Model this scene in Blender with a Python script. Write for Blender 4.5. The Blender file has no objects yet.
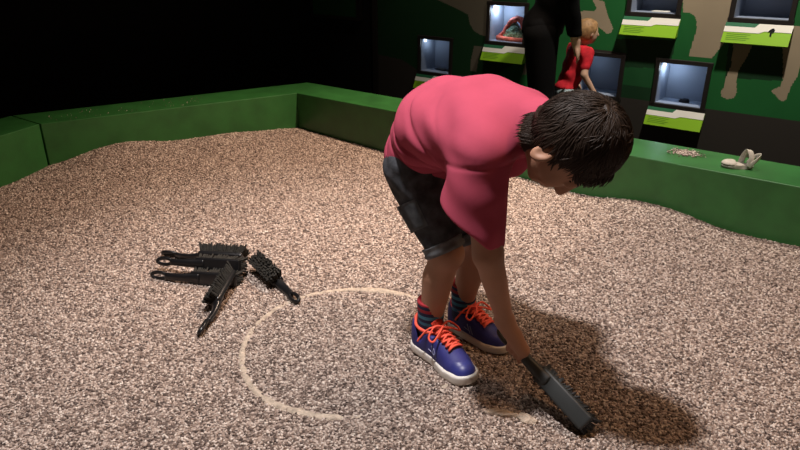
import bpy, bmesh, math, random
import numpy as np
from mathutils import Vector, Matrix, noise
random.seed(7); rng = np.random.default_rng(7)
SC = bpy.context.scene
C = SC.collection

# ------------------------------------------------------------------ camera, world, lights, exposure
cam_d = bpy.data.cameras.new('camera'); cam = bpy.data.objects.new('camera', cam_d); C.objects.link(cam)
cam_d.sensor_width = 36.0; cam_d.lens = 650 / 800 * 36.0
cam_d.clip_start = 0.05; cam_d.clip_end = 60
cam.location = (0, 0, 1.1); cam.rotation_euler = (math.radians(90 - 22.9), 0, 0)
SC.camera = cam

w = bpy.data.worlds.new('world'); SC.world = w; w.use_nodes = True
w.node_tree.nodes['Background'].inputs[0].default_value = (1.0, 0.64, 0.44, 1)
w.node_tree.nodes['Background'].inputs[1].default_value = 0.11

def spot(name, loc, target, energy, color, size_deg, blend, radius):
    l = bpy.data.lights.new(name, 'SPOT'); l.energy = energy; l.color = color
    l.spot_size = math.radians(size_deg); l.spot_blend = blend; l.shadow_soft_size = radius
    o = bpy.data.objects.new(name, l); C.objects.link(o); o.location = loc
    o.rotation_euler = (Vector(target) - Vector(loc)).to_track_quat('-Z', 'Y').to_euler()
    return o
wall_aim = (0.713, 4.835, 0.5)
spot('key_spot', (-0.30, 1.36, 2.85), (0.10, 1.48, 0.0), 375, (1.0, 0.955, 0.955), 80, 0.75, 0.085)
spot('warm_fill_spot', (1.7, 1.35, 2.85), (0.45, 1.5, 0.0), 95, (1.0, 0.56, 0.28), 80, 0.9, 0.35)
spot('mural_spot_far', (0.22, 4.07, 2.85), wall_aim, 70, (1.0, 0.88, 0.74), 70, 0.9, 0.05)
spot('far_spot', (0.75, 3.42, 2.85), (-0.40, 3.25, 0.0), 560, (1.0, 0.73, 0.545), 68, 0.9, 0.06)
spot('border_spot', (1.5, 2.95, 2.85), (1.35, 2.60, 0.25), 120, (1.0, 0.88, 0.78), 62, 0.9, 0.05)
spot('near_spot', (-1.0, 1.9, 2.85), (-.85, 1.95, 0.0), 42, (1.0, 0.88, 0.82), 80, 0.9, 0.08)
spot('mural_spot', (1.55, 3.05, 2.85), (1.95, 3.85, 0.45), 330, (1.0, 0.90, 0.78), 84, 0.9, 0.05)
SC.view_settings.view_transform = 'Standard'
SC.view_settings.look = 'None'
SC.view_settings.exposure = 0.0
SC.view_settings.gamma = 1.0
SC.view_settings.use_curve_mapping = False

# ------------------------------------------------------------------ materials
def mat(name, col, rough=0.6, spec=0.4, metal=0.0, bump=None, vary=None, emit=None):
    """bump=(scale,strength,dist); vary=(scale,amount) mottles the colour."""
    m = bpy.data.materials.new(name); m.use_nodes = True
    nt = m.node_tree; b = nt.nodes['Principled BSDF']
    b.inputs['Base Color'].default_value = (*col, 1); b.inputs['Roughness'].default_value = rough
    b.inputs['Specular IOR Level'].default_value = spec; b.inputs['Metallic'].default_value = metal
    tc = nt.nodes.new('ShaderNodeTexCoord')
    if vary:
        n = nt.nodes.new('ShaderNodeTexNoise'); n.inputs['Scale'].default_value = vary[0]; n.inputs['Detail'].default_value = 5
        r = nt.nodes.new('ShaderNodeValToRGB'); a = vary[1]
        r.color_ramp.elements[0].position = 0.3; r.color_ramp.elements[1].position = 0.7
        r.color_ramp.elements[0].color = (*[c * (1 - a) for c in col], 1)
        r.color_ramp.elements[1].color = (*[min(1, c * (1 + a)) for c in col], 1)
        nt.links.new(tc.outputs['Object'], n.inputs['Vector']); nt.links.new(n.outputs['Fac'], r.inputs['Fac'])
        nt.links.new(r.outputs['Color'], b.inputs['Base Color'])
    if bump:
        n = nt.nodes.new('ShaderNodeTexNoise'); n.inputs['Scale'].default_value = bump[0]; n.inputs['Detail'].default_value = 4
        bp = nt.nodes.new('ShaderNodeBump'); bp.inputs['Strength'].default_value = bump[1]; bp.inputs['Distance'].default_value = bump[2]
        nt.links.new(tc.outputs['Object'], n.inputs['Vector']); nt.links.new(n.outputs['Fac'], bp.inputs['Height'])
        nt.links.new(bp.outputs['Normal'], b.inputs['Normal'])
    if emit:
        b.inputs['Emission Color'].default_value = (*emit[0], 1); b.inputs['Emission Strength'].default_value = emit[1]
    return m

M_black = mat('black_paint', (0.006, 0.006, 0.008), 0.8, 0.2)
M_ceil = mat('ceiling_black', (0.01, 0.01, 0.011), 0.9, 0.1)
M_floor = mat('floor_carpet', (0.02, 0.019, 0.018), 0.95, 0.1, bump=(300, .3, .003))
M_green = mat('border_green', (0.026, 0.126, 0.028), 0.38, 0.6, vary=(9, .18), bump=(60, .08, .002))
M_gap = mat('gap_dark', (0.004, 0.005, 0.004), 0.9, 0.1)
M_mg0 = mat('mural_green', (0.012, 0.115, 0.028), 0.6, 0.3, vary=(3, .12))
M_mg1 = mat('mural_deep_green_and_shadow', (0.006, 0.035, 0.012), 0.6, 0.3)
M_mg2 = mat('mural_mid_green', (0.010, 0.075, 0.022), 0.6, 0.3)
M_mtan = mat('mural_tan', (0.32, 0.26, 0.18), 0.65, 0.3, vary=(4, .06))
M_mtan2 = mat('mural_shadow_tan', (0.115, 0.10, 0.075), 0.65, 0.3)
M_kick = mat('kick_panel', (0.034, 0.030, 0.026), 0.55, 0.3)
M_frame = mat('case_frame', (0.016, 0.013, 0.012), 0.45, 0.4)
M_inner = mat('case_inside', (0.22, 0.26, 0.34), 0.6, 0.3)
M_white = mat('label_white', (0.72, 0.70, 0.64), 0.5, 0.3)
M_lime = mat('label_lime', (0.22, 0.44, 0.015), 0.5, 0.3)
M_ldark = mat('label_dark_green', (0.02, 0.13, 0.06), 0.5, 0.3)
M_text = mat('label_lines', (0.08, 0.22, 0.01), 0.6, 0.3)
M_led = mat('led_strip', (0.9, 0.95, 1), 0.5, 0.3, emit=((0.75, 0.88, 1.0), 3.0))

# ------------------------------------------------------------------ generic mesh helpers
def link(o, parent=None):
    C.objects.link(o)
    if parent is not None: o.parent = parent
    return o
def tag(o, label=None, cat=None, group=None, kind=None):
    if label: o['label'] = label
    if cat: o['category'] = cat
    if group: o['group'] = group
    if kind: o['kind'] = kind
    return o
def empty(name, loc, rot=(0, 0, 0)):
    o = bpy.data.objects.new(name, None); o.empty_display_size = 0.05; C.objects.link(o)
    o.location = loc; o.rotation_euler = rot
    return o
def from_bm(name, bm, mats, parent=None, smooth=False, recalc=True):
    if recalc: bmesh.ops.recalc_face_normals(bm, faces=bm.faces)
    me = bpy.data.meshes.new(name); bm.to_mesh(me); bm.free()
    for m in (mats if isinstance(mats, (list, tuple)) else [mats]): me.materials.append(m)
    if smooth: me.polygons.foreach_set('use_smooth', [True] * len(me.polygons))
    return link(bpy.data.objects.new(name, me), parent)
def from_np(name, V, Fq, mats, parent=None, smooth=True, mi=None):
    V = np.asarray(V, np.float32); Fq = np.asarray(Fq, np.int32); k = Fq.shape[1]
    me = bpy.data.meshes.new(name)
    me.vertices.add(len(V)); me.vertices.foreach_set('co', V.ravel())
    me.loops.add(Fq.size); me.loops.foreach_set('vertex_index', Fq.ravel())
    me.polygons.add(len(Fq)); me.polygons.foreach_set('loop_start', np.arange(0, Fq.size, k, dtype=np.int32))
    for m in (mats if isinstance(mats, (list, tuple)) else [mats]): me.materials.append(m)
    if smooth: me.polygons.foreach_set('use_smooth', np.ones(len(Fq), bool))
    if mi is not None: me.polygons.foreach_set('material_index', np.asarray(mi, np.int32))
    me.update(calc_edges=True); me.validate()
    return link(bpy.data.objects.new(name, me), parent)
def bm_box(bm, cx, cy, cz, sx, sy, sz, bevel=0.0, M=None, mi=0):
    r = bmesh.ops.create_cube(bm, size=1.0, matrix=Matrix.Diagonal((sx, sy, sz, 1)))
    vs = r['verts']; bmesh.ops.translate(bm, vec=(cx, cy, cz), verts=vs)
    if bevel > 0:
        es = list({e for v in vs for e in v.link_edges})
        rr = bmesh.ops.bevel(bm, geom=es, offset=bevel, segments=3, affect='EDGES', profile=0.6)
        vs = list({v for f in rr['faces'] for v in f.verts} | {v for v in vs if v.is_valid})
    fs = {f for v in vs for f in v.link_faces}
    for f in fs: f.material_index = mi
    if M is not None: bmesh.ops.transform(bm, matrix=M, verts=vs)
    return vs
def bm_tube(bm, pts, radii, seg=8, flat=(1, 1), up=Vector((0, 0, 1)), cap=True, mi=0, closed=False):
    """Tube along pts; flat=(a,b) squashes the section along the side and the up direction."""
    pts = [Vector(p) for p in pts]; n = len(pts)
    if not hasattr(radii, '__len__'): radii = [radii] * n
    rings = []
    for i, p in enumerate(pts):
        a = pts[(i - 1) % n] if (closed or i > 0) else p
        b = pts[(i + 1) % n] if (closed or i < n - 1) else p
        t = (b - a).normalized(); s = t.cross(up)
        if s.length < 1e-4: s = t.cross(Vector((1, 0, 0)))
        s.normalize(); u = s.cross(t).normalized()
        rings.append([bm.verts.new(p + s * (math.cos(q) * radii[i] * flat[0]) + u * (math.sin(q) * radii[i] * flat[1]))
                      for q in [2 * math.pi * k / seg for k in range(seg)]])
    for i in range(n if closed else n - 1):
        A, B = rings[i], rings[(i + 1) % n]
        for k in range(seg):
            f = bm.faces.new((A[k], A[(k + 1) % seg], B[(k + 1) % seg], B[k])); f.material_index = mi
    if cap and not closed:
        for r in (rings[0], rings[-1]):
            f = bm.faces.new(r); f.material_index = mi
def bm_prism(bm, poly, h0, h1, M=None, mi=0):
    lo = [bm.verts.new((x, y, h0)) for x, y in poly]; hi = [bm.verts.new((x, y, h1)) for x, y in poly]
    n = len(poly); fs = [bm.faces.new(lo[::-1]), bm.faces.new(hi)]
    for i in range(n): fs.append(bm.faces.new((lo[i], lo[(i + 1) % n], hi[(i + 1) % n], hi[i])))
    for f in fs: f.material_index = mi
    if M is not None: bmesh.ops.transform(bm, matrix=M, verts=lo + hi)
def catmull(pts, sub=6, closed=False):
    P = [Vector(p) for p in pts]; n = len(P); out = []
    for i in range(n if closed else n - 1):
        g = (lambda j: P[j % n]) if closed else (lambda j: P[min(max(j, 0), n - 1)])
        p0, p1, p2, p3 = g(i - 1), g(i), g(i + 1), g(i + 2)
        for k in range(sub):
            t = k / sub
            out.append(0.5 * ((2 * p1) + (p2 - p0) * t + (2 * p0 - 5 * p1 + 4 * p2 - p3) * t * t + (3 * p1 - p0 - 3 * p2 + p3) * t ** 3))
    if not closed: out.append(P[-1])
    return out

# ------------------------------------------------------------------ signed-distance modelling (continuous bodies and cloth)
A3 = lambda v: np.asarray(v, np.float32)
def s_cap(p, a, b, r1, r2):
    a = A3(a); b = A3(b); ba = b - a
    t = np.clip(((p - a) @ ba) / max(float(ba @ ba), 1e-9), 0, 1)
    return np.linalg.norm(p - a - t[:, None] * ba, axis=1) - (r1 + (r2 - r1) * t)
def s_ell(p, c, R, rad):
    """R rows are the local axes."""
    q = (p - A3(c)) @ A3(R).T; rad = A3(rad)
    k0 = np.linalg.norm(q / rad, axis=1); k1 = np.linalg.norm(q / (rad * rad), axis=1)
    return k0 * (k0 - 1) / np.maximum(k1, 1e-6)
def s_chain(p, pts, radii):
    f = None
    for i in range(len(pts) - 1):
        g = s_cap(p, pts[i], pts[i + 1], radii[i], radii[i + 1]); f = g if f is None else np.minimum(f, g)
    return f
def smin(a, b, k):
    h = np.clip(0.5 + 0.5 * (b - a) / k, 0, 1)
    return b + (a - b) * h - k * h * (1 - h)
def smax(a, b, k): return -smin(-a, -b, k)
def plane(p, pt, nrm):
    nrm = A3(nrm); nrm = nrm / np.linalg.norm(nrm); return (p - A3(pt)) @ nrm
def surface_nets(func, lo, hi, h, margin=0.02):
    lo = A3(lo); hi = A3(hi); B = 14
    n = (np.ceil((hi - lo) / h).astype(int) // B + 1) * B
    F = np.ones(n, np.float32)
    nb = n // B; gi = np.stack(np.meshgrid(*[np.arange(k) for k in nb], indexing='ij'), -1).reshape(-1, 3)
    cen = lo + (gi * B + (B - 1) / 2) * h
    fc = func(cen.astype(np.float32)); half = 0.5 * math.sqrt(3) * B * h
    loc = np.stack(np.meshgrid(*[np.arange(B)] * 3, indexing='ij'), -1).reshape(-1, 3)
    act = np.abs(fc) < half * 1.7 + margin
    for (i, j, k), v, a in zip(gi, fc, act):
        sl = np.s_[i * B:(i + 1) * B, j * B:(j + 1) * B, k * B:(k + 1) * B]
        if not a: F[sl] = v; continue
    ai = gi[act]
    for s in range(0, len(ai), 64):
        ch = ai[s:s + 64]
        pts = lo + (ch[:, None, :] * B + loc[None]) * h
        vals = func(pts.reshape(-1, 3).astype(np.float32)).reshape(len(ch), B, B, B)
        for (i, j, k), v in zip(ch, vals): F[i * B:(i + 1) * B, j * B:(j + 1) * B, k * B:(k + 1) * B] = v
    F[0], F[-1], F[:, 0], F[:, -1], F[:, :, 0], F[:, :, -1] = [1.0] * 6
    S = F < 0
    c8 = [(a, b, c) for a in (0, 1) for b in (0, 1) for c in (0, 1)]
    nx, ny, nz = F.shape
    cnt = sum(S[a:nx - 1 + a, b:ny - 1 + b, c:nz - 1 + c].astype(np.int8) for a, b, c in c8)
    cell = np.argwhere((cnt > 0) & (cnt < 8))
    idx = -np.ones((nx, ny, nz), np.int32); idx[cell[:, 0], cell[:, 1], cell[:, 2]] = np.arange(len(cell))
    acc = np.zeros((len(cell), 3)); num = np.zeros(len(cell))
    for e, a in enumerate(c8):
        for ax in range(3):
            if a[ax]: continue
            b = list(a); b[ax] = 1
            fa = F[cell[:, 0] + a[0], cell[:, 1] + a[1], cell[:, 2] + a[2]]; fb = F[cell[:, 0] + b[0], cell[:, 1] + b[1], cell[:, 2] + b[2]]
            x = (fa < 0) != (fb < 0); t = np.where(x, fa / np.where(x, fa - fb, 1), 0)
            pos = np.array(a, float)[None] + np.zeros((len(cell), 3)); pos[:, ax] += t
            acc += pos * x[:, None]; num += x
    V = lo + (cell + acc / num[:, None]) * h
    Q = []
    for ax in range(3):
        u, v = (ax + 1) % 3, (ax + 2) % 3
        sa = [slice(1, -1)] * 3; sa[ax] = slice(0, -1); sb = list(sa); sb[ax] = slice(1, None)
        A, Bq = S[tuple(sa)], S[tuple(sb)]
        for flip, mk in ((False, A & ~Bq), (True, ~A & Bq)):
            e = np.argwhere(mk); off = np.array([1, 1, 1]); off[ax] = 0; e = e + off
            if not len(e): continue
            q = []
            for du, dv in ((-1, -1), (0, -1), (0, 0), (-1, 0)):
                w_ = e.copy(); w_[:, u] += du; w_[:, v] += dv; q.append(idx[w_[:, 0], w_[:, 1], w_[:, 2]])
            q = np.stack(q, 1); Q.append(q[:, ::-1] if flip else q)
    Q = np.concatenate(Q); Q = Q[(Q >= 0).all(1)]
    return V, Q
def relax(V, Q, it=2, lam=0.5):
    E = np.concatenate([Q[:, [0, 1]], Q[:, [1, 2]], Q[:, [2, 3]], Q[:, [3, 0]]])
    for _ in range(it):
        s = np.zeros_like(V); n_ = np.zeros(len(V))
        for a, b in ((0, 1), (1, 0)):
            np.add.at(s, E[:, a], V[E[:, b]]); np.add.at(n_, E[:, a], 1)
        V = V + lam * (s / np.maximum(n_, 1)[:, None] - V)
    return V
def sdf_obj(name, func, lo, hi, h, mats, parent=None, origin=(0, 0, 0), it=2, mi=None):
    V, Q = surface_nets(func, lo, hi, h); V = relax(V, Q, it)
    m = None if mi is None else mi(V[Q].mean(1))
    return from_np(name, V - np.asarray(origin), Q, mats, parent, True, m)

# ------------------------------------------------------------------ setting: floor, ceiling, walls
WD = Vector((0.7754, -0.6314, 0)); WN = Vector((0.6314, 0.7754, 0)); WOFF = 4.2    # mural wall: direction, outward normal, distance
LD = Vector((0.837, 0.547, 0)); LN = Vector((-0.547, 0.837, 0))                    # left pit border
FLOOR_Z = -0.18; CEIL_Z = 2.95
def wall_pt(s, z, off=0.0): return WD * s + WN * (WOFF + off) + Vector((0, 0, z))

bm = bmesh.new(); bm_box(bm, 0, 3.2, FLOOR_Z - 0.05, 14, 12, 0.1); tag(from_bm('floor', bm, M_floor), kind='structure')
bm = bmesh.new(); bm_box(bm, 0, 3.2, CEIL_Z + 0.05, 14, 12, 0.1); tag(from_bm('ceiling', bm, M_ceil), kind='structure')

# mural wall: fine painted grid with openings for the display cases
CASES = [(-3.207, .21), (-2.585, .491), (-1.866, .21), (-1.571, .745), (-1.339, .21), (-.972, .745)]   # (s of left edge, z of bottom)
CW, CH = 0.285, 0.256
TAN3 = [(-1.3, 1.049), (-1.253, 0.763), (-1.212, 0.76), (-1.181, 0.744), (-1.164, 0.712), (-1.16, 0.655), (-1.171, 0.585), (-1.177, 0.515), (-1.046, 0.515), (-0.991, 0.611), (-0.975, 0.842), (-0.994, 1.051)]
MUR = [  # (material, polygon in wall coordinates)
 (1, [(-3.67, 1.3), (-3.67, .2), (-2.6, .2), (-2.2, .45), (-2.3, .8), (-2.5, 1.3)]),
 (5, [(-3.67, .30), (-3.67, -.2), (-2.6, -.2), (-2.62, .2), (-3.2, .2), (-3.4, .28)]),
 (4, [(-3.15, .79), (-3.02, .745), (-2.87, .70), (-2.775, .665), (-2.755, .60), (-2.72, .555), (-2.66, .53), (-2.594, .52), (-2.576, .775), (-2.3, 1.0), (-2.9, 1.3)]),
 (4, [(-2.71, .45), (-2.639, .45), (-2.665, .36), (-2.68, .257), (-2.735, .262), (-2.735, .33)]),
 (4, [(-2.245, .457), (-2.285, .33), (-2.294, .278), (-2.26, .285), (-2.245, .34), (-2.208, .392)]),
 (3, [(-1.835, .82), (-1.746, .80), (-1.71, .715), (-1.667, .644), (-1.675, .615), (-1.70, .605), (-1.754, .638), (-1.811, .659), (-1.90, .679), (-1.97, .69), (-2.1, .70), (-2.1, .74), (-1.94, .725), (-1.87, .738), (-1.80, .742), (-1.79, .758)]),
 (1, [(-1.64, .58), (-1.27, .60), (-1.275, .43), (-1.60, .405), (-1.66, .405)]),  # painted cast shadow of the label panel under the white card case
 (2, [(-1.66, .405), (-1.36, .42), (-1.36, .30), (-1.60, .30)]),
 (1, [(-1.60, .30), (-1.36, .30), (-1.36, .215), (-1.60, .215)]),
 (3, TAN3),
 (1, [(-.97, .60), (-.66, .60), (-.66, .425), (-.955, .41)]),  # shadow of the top right label panel, painted into the wall colour
 (3, [(-.945, .62), (-.84, .62), (-.862, .53), (-.887, .47), (-.89, .399), (-.876, .335), (-.885, .30), (-.92, .287), (-.953, .298), (-.963, .325), (-.95, .36), (-.952, .40), (-.935, .48)]),
 (3, [(-.70, .72), (-.60, .72), (-.585, .467), (-.61, .393), (-.615, .33), (-.635, .312), (-.66, .33), (-.70, .365), (-.69, .375), (-.66, .395), (-.655, .431), (-.67, .512), (-.69, .60)]),
 (5, [(-1.64, .216), (2.2, .226), (2.2, -.2), (-1.64, -.2)]),
 (5, [(-1.90, .505), (-1.56, .498), (-1.56, .2), (-1.90, .2)]),
]
def in_poly(x, y, poly):
    ins = np.zeros(x.shape, bool); n = len(poly)
    for i in range(n):
        (x1, y1), (x2, y2) = poly[i], poly[(i + 1) % n]
        c = ((y1 > y) != (y2 > y)) & (x < (x2 - x1) * (y - y1) / ((y2 - y1) or 1e-9) + x1); ins ^= c
    return ins
g = 0.0055; s0, s1, z0, z1 = -3.67, 1.4, FLOOR_Z, 1.35
ns, nz_ = int((s1 - s0) / g), int((z1 - z0) / g)
ss = s0 + np.arange(ns + 1) * (s1 - s0) / ns; zz = z0 + np.arange(nz_ + 1) * (z1 - z0) / nz_
gs, gz = np.meshgrid((ss[:-1] + ss[1:]) / 2, (zz[:-1] + zz[1:]) / 2, indexing='ij')
mi = np.zeros(gs.shape, int)
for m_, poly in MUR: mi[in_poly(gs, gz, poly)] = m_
hole = np.zeros(gs.shape, bool)
for (cs, cz) in CASES: hole |= (gs > cs) & (gs < cs + CW) & (gz > cz) & (gz < cz + CH)
S_, Z_ = np.meshgrid(ss, zz, indexing='ij')
V = np.outer(S_.ravel(), WD) + np.outer(np.ones(S_.size), WN * WOFF) + np.outer(Z_.ravel(), (0, 0, 1))
ii = np.arange((ns + 1) * (nz_ + 1)).reshape(ns + 1, nz_ + 1)
Q = np.stack([ii[:-1, :-1], ii[1:, :-1], ii[1:, 1:], ii[:-1, 1:]], -1)[~hole]
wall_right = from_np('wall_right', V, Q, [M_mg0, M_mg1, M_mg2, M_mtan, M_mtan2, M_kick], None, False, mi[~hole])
tag(wall_right, kind='structure')
bm = bmesh.new()   # plain wall above the mural and behind it
def wall_box(bm, sa, sb, za, zb, oa, ob):
    c = (wall_pt(sa, za, oa) + wall_pt(sb, zb, ob)) / 2
    bm_box(bm, 0, 0, 0, sb - sa, ob - oa, zb - za, M=Matrix.Translation(c) @ Matrix.Rotation(math.atan2(WD.y, WD.x), 4, 'Z'))
wall_box(bm, s0, s1, 1.35, CEIL_Z, 0, 0.3)
wall_box(bm, s0, s1, FLOOR_Z, 1.35, 0.24, 0.3)
tag(from_bm('wall_behind', bm, M_black), kind='structure')
bm = bmesh.new(); wall_box(bm, -4.45, s0, FLOOR_Z, CEIL_Z, 0.02, 0.3); tag(from_bm('wall_corner', bm, M_black), kind='structure')
bm = bmesh.new(); wall_box(bm, s0 - .03, s0 + .015, FLOOR_Z, CEIL_Z, -0.02, 0.05); tag(from_bm('trim_1', bm, M_frame), kind='structure')
bm = bmesh.new()
c = LN * 5.6 + LD * (-0.5)
bm_box(bm, 0, 0, 0, 8.4, .2, CEIL_Z - FLOOR_Z, M=Matrix.Translation(c + Vector((0, 0, (CEIL_Z + FLOOR_Z) / 2))) @ Matrix.Rotation(math.atan2(LD.y, LD.x), 4, 'Z'))
tag(from_bm('wall_left', bm, M_black), kind='structure')
# dim green board on the dark corner wall
bm = bmesh.new(); wall_box(bm, -4.39, -3.87, .585, 1.05, -0.02, 0.02)
board = tag(from_bm('wall_board', bm, M_mg2), 'dim green board high on the black wall left of the mural', 'board')
bm = bmesh.new(); e = .025
for a in ((-4.39 - e, -3.87 + e, .585 - e, .585), (-4.39 - e, -3.87 + e, 1.05, 1.05 + e), (-4.39 - e, -4.39, .585, 1.05), (-3.87, -3.87 + e, .585, 1.05)): wall_box(bm, *a, -0.03, 0.02)
from_bm('board_frame', bm, M_frame, board)

# ------------------------------------------------------------------ display cases and their label panels
def wall_M(s, z, off=0.0):
    """x along the wall, y out of the wall towards the room, z up."""
    p = wall_pt(s, z, off); M = Matrix.Identity(4)
    M.col[0][:3] = WD; M.col[1][:3] = WN * 1.0; M.col[2][:3] = (0, 0, 1); M.col[3][:3] = p
    return M
DEP = 0.19
def display_case(s, z, label, bright):
    root = empty('display_case', wall_pt(s + CW / 2, z)); root.rotation_euler = (0, 0, math.atan2(WD.y, WD.x))
    tag(root, label, 'display case', 'display cases set into the mural wall')
    w2 = CW / 2
    bm = bmesh.new(); t = .012       # recess lining (local: x along wall, y into the wall)
    bm_box(bm, 0, DEP, CH / 2, CW, t, CH); bm_box(bm, 0, DEP / 2, 0, CW, DEP, t); bm_box(bm, 0, DEP / 2, CH, CW, DEP, t)
    bm_box(bm, -w2, DEP / 2, CH / 2, t, DEP, CH); bm_box(bm, w2, DEP / 2, CH / 2, t, DEP, CH)
    from_bm('interior', bm, M_inner, root)
    bm = bmesh.new(); b = .026
    bm_box(bm, 0, 0, CH + b / 2 - .004, CW + 2 * b, .03, b, .003); bm_box(bm, 0, 0, -b / 2 + .004, CW + 2 * b, .03, b, .003)
    for sx in (-1, 1): bm_box(bm, sx * (w2 + b / 2 - .004), 0, CH / 2, b, .03, CH + b, .003)
    from_bm('frame', bm, M_frame, root)
    bm = bmesh.new(); bm_box(bm, -w2 + .017, .035, CH - .02, .012, .022, .02, .002)
    from_bm('lamp', bm, M_led, root)
    l = bpy.data.lights.new('case_light', 'POINT'); l.energy = bright; l.color = (.72, .86, 1.0); l.shadow_soft_size = .02
    lo = link(bpy.data.objects.new('case_light', l), root); lo.location = (-w2 + .05, .075, CH - .045)
    return root
def label_panel(s, z, label, icon=False):
    """Sloping information plate below a case: top edge near the wall, bottom edge standing out."""
    root = empty('label_panel', wall_pt(s + CW / 2, z)); root.rotation_euler = (0, 0, math.atan2(WD.y, WD.x))
    tag(root, label, 'label panel', 'green and white label panels under the display cases')
    hw = .172; tz, bz = -.022, -.128; ty, by = -.012, -.062
    ln = math.hypot(tz - bz, ty - by); ang = math.atan2(-(by - ty), tz - bz)
    M = Matrix.Translation((0, by, bz)) @ Matrix.Rotation(math.atan2(tz - bz, ty - by), 4, 'X')   # local x right, y up the slope, z outward
    bm = bmesh.new(); bm_prism(bm, [(-hw, 0), (hw, 0), (hw, ln), (-hw, ln)], -.012, 0, M)
    for sx in (-1, 1):     # side cheeks back to the wall
        vs = [bm.verts.new(p) for p in ((sx * hw * .96, by, bz), (sx * hw * .96, ty, tz), (sx * hw * .96, 0, tz), (sx * hw * .96, 0, bz))]; bm.faces.new(vs)
    from_bm('plate', bm, M_lime, root)
    k = ln
    bm = bmesh.new()
    bm_prism(bm, [(-hw, .53 * k), (.06 * hw, .53 * k), (.22 * hw, .64 * k), (hw, .64 * k), (hw, k), (.02 * hw, k), (-.09 * hw, .80 * k), (-hw, .80 * k)], .0002, .0022, M)
    from_bm('white_band', bm, M_white, root)
    bm = bmesh.new(); bm_prism(bm, [(-hw, .80 * k), (-.09 * hw, .80 * k), (.02 * hw, k), (-hw, k)], .0002, .0022, M)
    from_bm('dark_tab', bm, M_ldark, root)
    bm = bmesh.new()
    for q in range(4): bm_prism(bm, [(-.88 * hw, (.42 - .09 * q) * k), ((-.15 - .1 * (q % 2)) * hw, (.42 - .09 * q) * k), ((-.15 - .1 * (q % 2)) * hw, (.445 - .09 * q) * k), (-.88 * hw, (.445 - .09 * q) * k)], .0002, .0012, M)
    from_bm('fine_print', bm, M_text, root)
    if icon:
        bm = bmesh.new()
        bm_prism(bm, [(x * .001 + .42 * hw, y * .001 + .6 * k) for x, y in ((-4, -18), (5, -20), (5, 0), (14, 4), (16, 16), (8, 26), (-2, 22), (-12, 12), (-16, 2), (-6, 4))], .0024, .004, M)
        from_bm('pictogram', bm, M_black, root)
    return root
CL = ['small dim lit display case at the far left of the mural', 'lit display case holding the red and green rock model',
      'blue lit display case behind the toddler in red', 'display case with a white card, cut off by the top of the frame',
      'lit display case with a small dark specimen, above the pit border right of the boy', 'display case at the top right corner, above the walking dinosaur legs']
BR = [.16, .95, .12, .06, .60, .06]
PL = ['label panel under the small dim case at far left', 'olive lit label panel under the case with the rock model', None,
      'lime label panel under the case holding a white card', 'lime label panel under the case closest to the pit border', 'lime label panel with a dark pictogram, top right']
for i, ((s, z), lb) in enumerate(zip(CASES, CL)):
    display_case(s, z, lb, BR[i])
    if PL[i]: label_panel(s, z, PL[i], icon=(i == 5))
def specimen(s, z, label, col, sx, sy, sz, name='specimen', seed=0, y=.10):
    root = wall_pt(s, z + .007, y)
    bm = bmesh.new(); bmesh.ops.create_icosphere(bm, subdivisions=3, radius=1)
    for v in bm.verts:
        nn = noise.noise(v.co * 1.7 + Vector((seed, 0, 0))); v.co *= 1 + .35 * nn
        v.co = Vector((v.co.x * sx, v.co.y * sy, max(v.co.z, -.55) * sz + .55 * sz))
    o = from_bm(name, bm, mat(name + str(seed), col, .6), None, True); o.location = root; o.rotation_euler = (0, 0, math.atan2(WD.y, WD.x))
    return tag(o, label, 'specimen')
specimen(-1.19, .21, 'small dark fossil lying in the lit case closest to the pit border', (.01, .012, .02), .035, .022, .016, 'fossil_specimen', 3)
specimen(-3.07, .21, 'dark bone fragment lying in the small dim case', (.03, .03, .035), .06, .02, .012, 'fossil_specimen', 5)
specimen(-2.995, .21, 'grey stone chip beside the bone fragment in the small dim case', (.06, .06, .065), .025, .02, .014, 'stone_chip', 8)
bm = bmesh.new(); bm_box(bm, 0, 0, .003, .10, .055, .006, .002)
o = from_bm('white_card', bm, M_white); o.location = wall_pt(-1.40, .752, .06); o.rotation_euler = (0, 0, math.atan2(WD.y, WD.x))
tag(o, 'white card lying on the floor of the case at top centre', 'card')
# rock model: red rim over a green hollow
mroot = empty('rock_model', wall_pt(-2.43, .499, .09), (0, 0, math.atan2(WD.y, WD.x)))
tag(mroot, 'red rimmed model mound with a green hollow in the lit case', 'model')
M_red = mat('model_red', (.75, .17, .12), .6, bump=(90, .8, .01), vary=(60, .3)); M_mgreen = mat('model_green', (.22, .36, .24), .6, vary=(80, .9), bump=(80, .8, .01))
bm = bmesh.new()
arc = [(-.115, 0, .02), (-.085, 0, .045), (-.06, 0, .085), (-.03, 0, .125), (.01, 0, .15), (.05, 0, .145), (.075, 0, .10), (.095, 0, .05), (.115, 0, .02)]
bm_tube(bm, catmull(arc, 4), .021, 8)
bm_tube(bm, [(-.122, -.03, .012), (-.04, -.045, .014), (.04, -.045, .014), (.122, -.03, .012)], .017, 8)
for v in bm.verts: v.co += Vector((noise.noise(v.co * 40), noise.noise(v.co * 40 + Vector((9, 0, 0))), noise.noise(v.co * 40 + Vector((0, 9, 0))))) * .008
from_bm('red_rim', bm, M_red, mroot, True)
bm = bmesh.new(); bmesh.ops.create_icosphere(bm, subdivisions=4, radius=1)
for v in bm.verts:
    v.co *= 1 + .15 * noise.noise(v.co * 4); v.co = Vector((v.co.x * .1, v.co.y * .035, max(v.co.z, 0) * .125 * (1 - .4 * abs(v.co.x))))
from_bm('green_hollow', bm, M_mgreen, mroot, True)

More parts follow.
